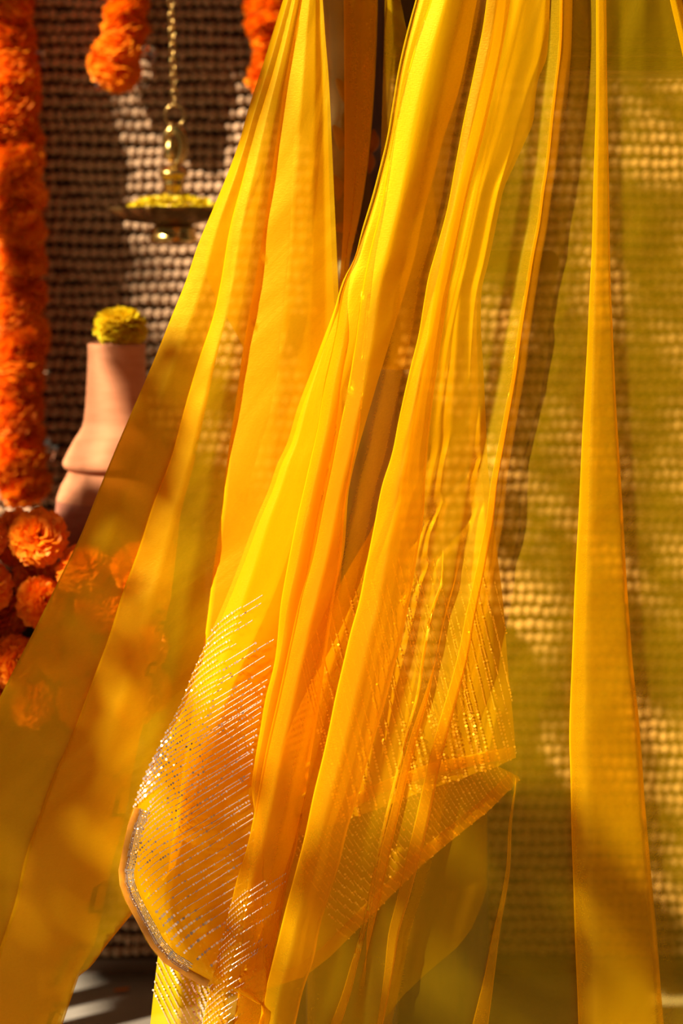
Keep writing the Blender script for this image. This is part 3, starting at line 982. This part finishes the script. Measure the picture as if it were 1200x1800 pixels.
tf = lambda y: np.clip(1 - (y - 250) / 700, 0.0, 1)
B += [(T0, lambda y: dB(y) + 0.007 - 0.004 * tf(y)), (mid(T0, Z0, .6), lambda y: dB(y) + 0.007)]
B += zfold(Z0, plus(Z0, 22), lambda y: dB(y) + 0.000, 0.010)
B += [(plus(Z0, 10), lambda y: dB(y) - 0.006), (plus(Z0, 20), lambda y: dB(y) - 0.002)]
shB = Sheet('front_pleats', B, np.arange(-260, 1931, 13.0), 7, M['organza'], saree, seed=4)

# ---- the embroidered end hanging behind the front pleats
Pl = Curve([(-130, 872), (0, 858), (140, 833), (290, 803), (440, 769), (590, 738), (740, 703), (850, 675), (925, 655), (1000, 612), (1100, 560), (1250, 480), (1500, 420)])
P0rc = Curve([(-130, 862), (0, 838), (187, 798), (240, 780), (307, 763), (360, 748), (453, 728), (600, 685), (700, 655), (850, 615), (1000, 598), (1100, 560), (1200, 500), (1300, 455), (1600, 440)])
P0l = lambda y: F0(y) + 8
P0r = lambda y: np.maximum(P0rc(y), P0l(y) + 4)
Sheet('front_pleats', [(P0l, const(1.752)), (mid(P0l, P0r, .5), const(1.745)), (P0r, const(1.756))], np.arange(-260, 1732, 12.0), 6, M['organza_end'], saree, seed=10)
Pr = Curve([(-130, 972), (0, 966), (60, 964), (110, 958), (135, 947), (170, 941), (220, 935), (250, 922), (290, 904), (330, 886), (370, 877), (420, 867), (470, 856), (500, 848), (560, 845), (660, 850), (750, 854), (830, 858), (870, 862), (960, 872), (1060, 884), (1180, 893), (1280, 903), (1360, 908), (1500, 912)])


def creases(X, Y):
    d = np.zeros_like(X)
    for x0, y0, x1, y1, amp, sg in ((728, 945, 842, 800, .0045, 8), (716, 1035, 838, 890, .004, 8), (700, 870, 850, 690, .002, 18), (745, 880, 770, 1030, -.002, 10)):
        L = math.hypot(x1 - x0, y1 - y0)
        ux, uy = (x1 - x0) / L, (y1 - y0) / L
        al = (X - x0) * ux + (Y - y0) * uy
        pe_ = (X - x0) * -uy + (Y - y0) * ux
        d += amp * np.exp(-(pe_ / sg) ** 2) * np.exp(-np.clip(np.maximum(-al, al - L), 0, None) ** 2 / 900)
    return d


dP = 1.768
P = [(mid(Pl, Pr, t), (lambda y, z=z: dP + z * np.clip((y - 100) / 1000, 0.12, 1))) for t, z in ((0, .006), (.2, -.006), (.4, .004), (.6, -.008), (.8, .002), (.93, -.006), (1, .002))]
hem1 = [(420, 1500), (520, 1462), (620, 1420), (690, 1387), (760, 1362), (850, 1342), (905, 1332)]
hx_, hy_ = [a for a, b in hem1], [b for a, b in hem1]
bot1 = lambda u: np.interp(u, [(a - 420) / 488 for a in hx_], hy_)
shP = Sheet('embroidered_end', P, (-260, bot1, 160), 8, M['organza_end'], saree, seed=5, extra=creases)

hem2 = [(300, 1686), (330, 1712), (370, 1730), (420, 1745), (450, 1744), (535, 1717), (580, 1682), (640, 1622), (700, 1562), (740, 1522), (800, 1472), (860, 1424), (912, 1372)]
x2 = lambda t: const(300 + (912 - 300) * t)
bot2 = lambda u: np.interp(300 + (912 - 300) * u, [a for a, b in hem2], [b for a, b in hem2])
top2 = lambda u: np.interp(300 + 612 * u, [300, 342, 367, 390, 417, 450, 600, 850, 912], [1285, 1190, 1135, 1082, 1020, 1010, 1060, 1335, 1365])
P2 = [(x2(t), const(1.795 + z)) for t, z in ((0, .0), (.2, .006), (.4, -.006), (.6, .004), (.8, -.004), (1, -.006))]
shP2 = Sheet('embroidered_end', P2, (top2, bot2, 50), 8, M['organza_end'], saree, seed=6)
hem3 = [(540, 1900), (600, 1852), (671, 1800), (708, 1752), (750, 1712), (808, 1662), (836, 1622), (856, 1560)]
x3 = lambda t: const(540 + (856 - 540) * t)
bot3 = lambda u: np.interp(540 + (856 - 540) * u, [a for a, b in hem3], [b for a, b in hem3])
Sheet('back_drape', [(x3(t), const(1.815 + z)) for t, z in ((0, 0), (.33, .006), (.66, -.004), (1, .003))], (1380, bot3, 40), 8, M['organza'], saree, seed=7)
Q = [(Curve([(1640, 283), (1700, 275), (1800, 264), (1930, 250)]), const(1.775)), (const(315), const(1.765)), (const(350), const(1.775)), (const(400), const(1.77))]
shQ = Sheet('embroidered_end', Q, np.arange(1640, 1931, 12.0), 6, M['organza_end'], saree, seed=8)


# ---- hems: folded bands along the edges of the embroidered end
def band(name, path, w, sheet, s0, s1, mat, off=0.002, parent=saree, th=0.0012):
    """ribbon of width w px on the inner side of a picture path, following its sheet, with thickness"""
    v, f = [], []
    pts = []
    for (x0, y0), (x1, y1) in zip(path[:-1], path[1:]):
        n = max(2, int(math.hypot(x1 - x0, y1 - y0) / 8))
        pts += [(x0 + (x1 - x0) * k / n, y0 + (y1 - y0) * k / n) for k in range(n)]
    pts.append(path[-1])
    rows = []
    last = None
    for i, (x, y) in enumerate(pts):
        a = pts[max(0, i - 2)]; b = pts[min(len(pts) - 1, i + 2)]
        tx, ty = b[0] - a[0], b[1] - a[1]
        L = math.hypot(tx, ty) or 1
        nx, ny = -ty / L, tx / L
        if w < 0: nx, ny = -nx, -ny
        r = sheet.locate(x + nx * abs(w) * .7, y + ny * abs(w) * .7, s0, s1)
        d = r[0].y if r else last
        if d is None: continue
        last = d
        rows.append([at(x + nx * abs(w) * q, y + ny * abs(w) * q, d - off - th * (1 if 0 < q < 1 else 0)) - Vector(saree.location) for q in (0, .15, .5, .85, 1)])
    for r in rows: v += r
    for i in range(len(rows) - 1):
        for k in range(4):
            q = i * 5 + k
            f.append((q, q + 1, q + 6, q + 5))
    o = link(name, py_mesh(name, v, f), mat)
    o.parent = parent
    if parent is not saree:
        o.parent = parent
    return o


flap_hem = [(236, 1418), (224, 1452), (214, 1500), (208, 1530), (210, 1555), (220, 1582), (240, 1620), (265, 1665), (290, 1694), (325, 1716), (362, 1736)]
band('piping_border', flap_hem, -15, shB, 0, 3, M['piping'])['label'] = 'orange piped hem of the flap'
band('piping_border', hem1[2:], -20, shP, 0, 6, M['organza'])
band('piping_border', hem2[4:], -22, shP2, 0, 5, M['organza'])

# ---- sequins and beads
def sequins(name, lines, sheet, s0, s1, mat, label, parent, big=None, step=6.0, seed=0, size=2.0, off=0.0016, stop=None):
    r = random.Random(seed)
    v, f = [], []
    for (x0, y0, ang, ln, bend) in lines:
        t = 0.0
        x, y = x0, y0
        a = ang + bend
        while t < ln:
            q = sheet.locate(x, y, s0, s1) if stop is None or x < stop(y) else None
            if q is not None:
                p, n = q
                p = p + n * off - Vector(saree.location)
                bg = big(x, y) if big else 0
                if bg > 0 or r.random() < .30:
                    rad = (size * (1.0 + 0.30 * bg) * r.uniform(.8, 1.1)) * 0.49e-3
                    m = (n + Vector((r.gauss(0, .22), r.gauss(0, .22), r.gauss(0, .22)))).normalized()
                    e1 = m.orthogonal().normalized(); e2 = m.cross(e1)
                    b = len(v)
                    for k in range(7):
                        c = 2 * math.pi * k / 7
                        v.append(p + (e1 * math.cos(c) + e2 * math.sin(c)) * rad)
                    f.append(tuple(range(b, b + 7)))
                else:
                    # a bugle bead lying along the line
                    dx = Vector((math.cos(a), 0, math.sin(a)))
                    dx = (dx - n * dx.dot(n)).normalized()
                    e2 = n.cross(dx)
                    hl, hw = r.uniform(1.8, 3.0) * .49e-3, 0.85 * .49e-3
                    b = len(v)
                    for k in range(5):
                        c = 2 * math.pi * k / 5
                        o_ = (e2 * math.cos(c) + n * math.sin(c)) * hw
                        v.append(p - dx * hl + o_); v.append(p + dx * hl + o_)
                    for k in range(5):
                        k2 = (k + 1) % 5
                        f.append((b + 2 * k, b + 2 * k + 1, b + 2 * k2 + 1, b + 2 * k2))
            st = step * r.uniform(.85, 1.2)
            a = ang + bend * max(0, 1 - t / 60)
            x += st * math.cos(a); y -= st * math.sin(a)
            t += st
    if not v: return None
    o = link(name, py_mesh(name, v, f), mat, parent, smooth=False)
    o['kind'] = 'stuff'
    o['label'] = label
    return o


rs_ = random.Random(11)
lines = []
yy = 1108.0
while yy < 1790:
    x0 = float(F0(yy)) + (2 if yy < 1420 else 36)
    ln = {0: 60, 1: 130}.get(0, 0)
    if yy < 1200: ln = rs_.choice([60, 75, 90, 110])
    elif yy < 1330: ln = rs_.choice([110, 190, 230, 150])
    else: ln = 320
    lines.append((x0, yy if yy < 1420 else yy - 20, math.radians(31 + rs_.uniform(-1, 1)), ln, math.radians(14)))
    yy += 15 if yy < 1330 else 12.0


def big1(x, y):
    b = 0
    if x < float(F0(y)) + 34 - max(0, 1380 - y) * .16 and 1280 < y < 1540: b = 1
    e = 1590 + (x - 240) * 0.19
    if y > e and y < e + 130: b = 1
    return b


sequins('sequin_rows', lines, shB, 0, 3, M['sequin'], 'rows of pinkish silver sequins on the flap', saree, big1, 5.2, 1, 2.1, stop=lambda y: float(F1(y)) - 5 if y < 1725 else 0)
# silver braid inside the piped hem
braid = []
for k in range(7):
    for (x0, y0), (x1, y1) in zip(flap_hem[:-2], flap_hem[1:-1]):
        L = math.hypot(x1 - x0, y1 - y0)
        nx, ny = (y1 - y0) / L, -(x1 - x0) / L
        braid.append((x0 + nx * (13 + k * 2.6), y0 + ny * (13 + k * 2.6), math.atan2(-(y1 - y0), x1 - x0), L, 0))
sequins('sequin_braid', braid, shB, 0, 3, M['bead'], 'silver beaded braid along the flap hem', saree, None, 4.2, 5, 1.5, off=0.0026)
lines = []
for k in range(26):
    y0 = 1590 + k * 13
    x0 = float(F2(y0)) + 3
    lines.append((x0, y0, math.radians(33 + rs_.uniform(-2, 2)), rs_.choice([45, 70, 100, 120]), math.radians(12)))
sequins('sequin_rows', lines, shB, 7, 10, M['sequin'], 'short rows of sequins on the front pleat', saree, None, 5.2, 2, 1.9)
lines = []
for k in range(48):
    x0 = 500 + k * 10.5
    y0 = 985 + rs_.choice([0, 40, 70, 20]) + max(0, (700 - x0) * 0.25)
    lines.append((x0, y0, math.radians(-77), 480, 0))
big2 = lambda x, y: 1 if y > 1240 + (900 - x) * .12 else 0
sequins('sequin_rows', lines, shP, 0, 6, M['gold_sequin'], 'steep rows of golden sequins seen through the cloth', saree, big2, 6.0, 3, 2.0)
lines = []
for k in range(60):
    lines.append((430 + k * 9.5, 1330 + 0 * k, math.radians(-62), 420, 0))
sequins('sequin_rows', lines, shP2, 0, 5, M['gold_sequin'], 'slanting rows of golden sequins between two hems', saree, lambda x, y: 1 if rs_.random() < .35 else 0, 6.0, 4, 1.8)
lines = []
for k in range(16):
    lines.append((222 + k * 10, 1640, math.radians(-64), 330, 0))
sequins('sequin_rows', lines, shQ, 0, 3, M['sequin'], 'steep rows of silver sequins below the flap', saree, lambda x, y: 1 if x - 0.45 * (y - 1700) > 300 else 0, 5.6, 6, 2.1)
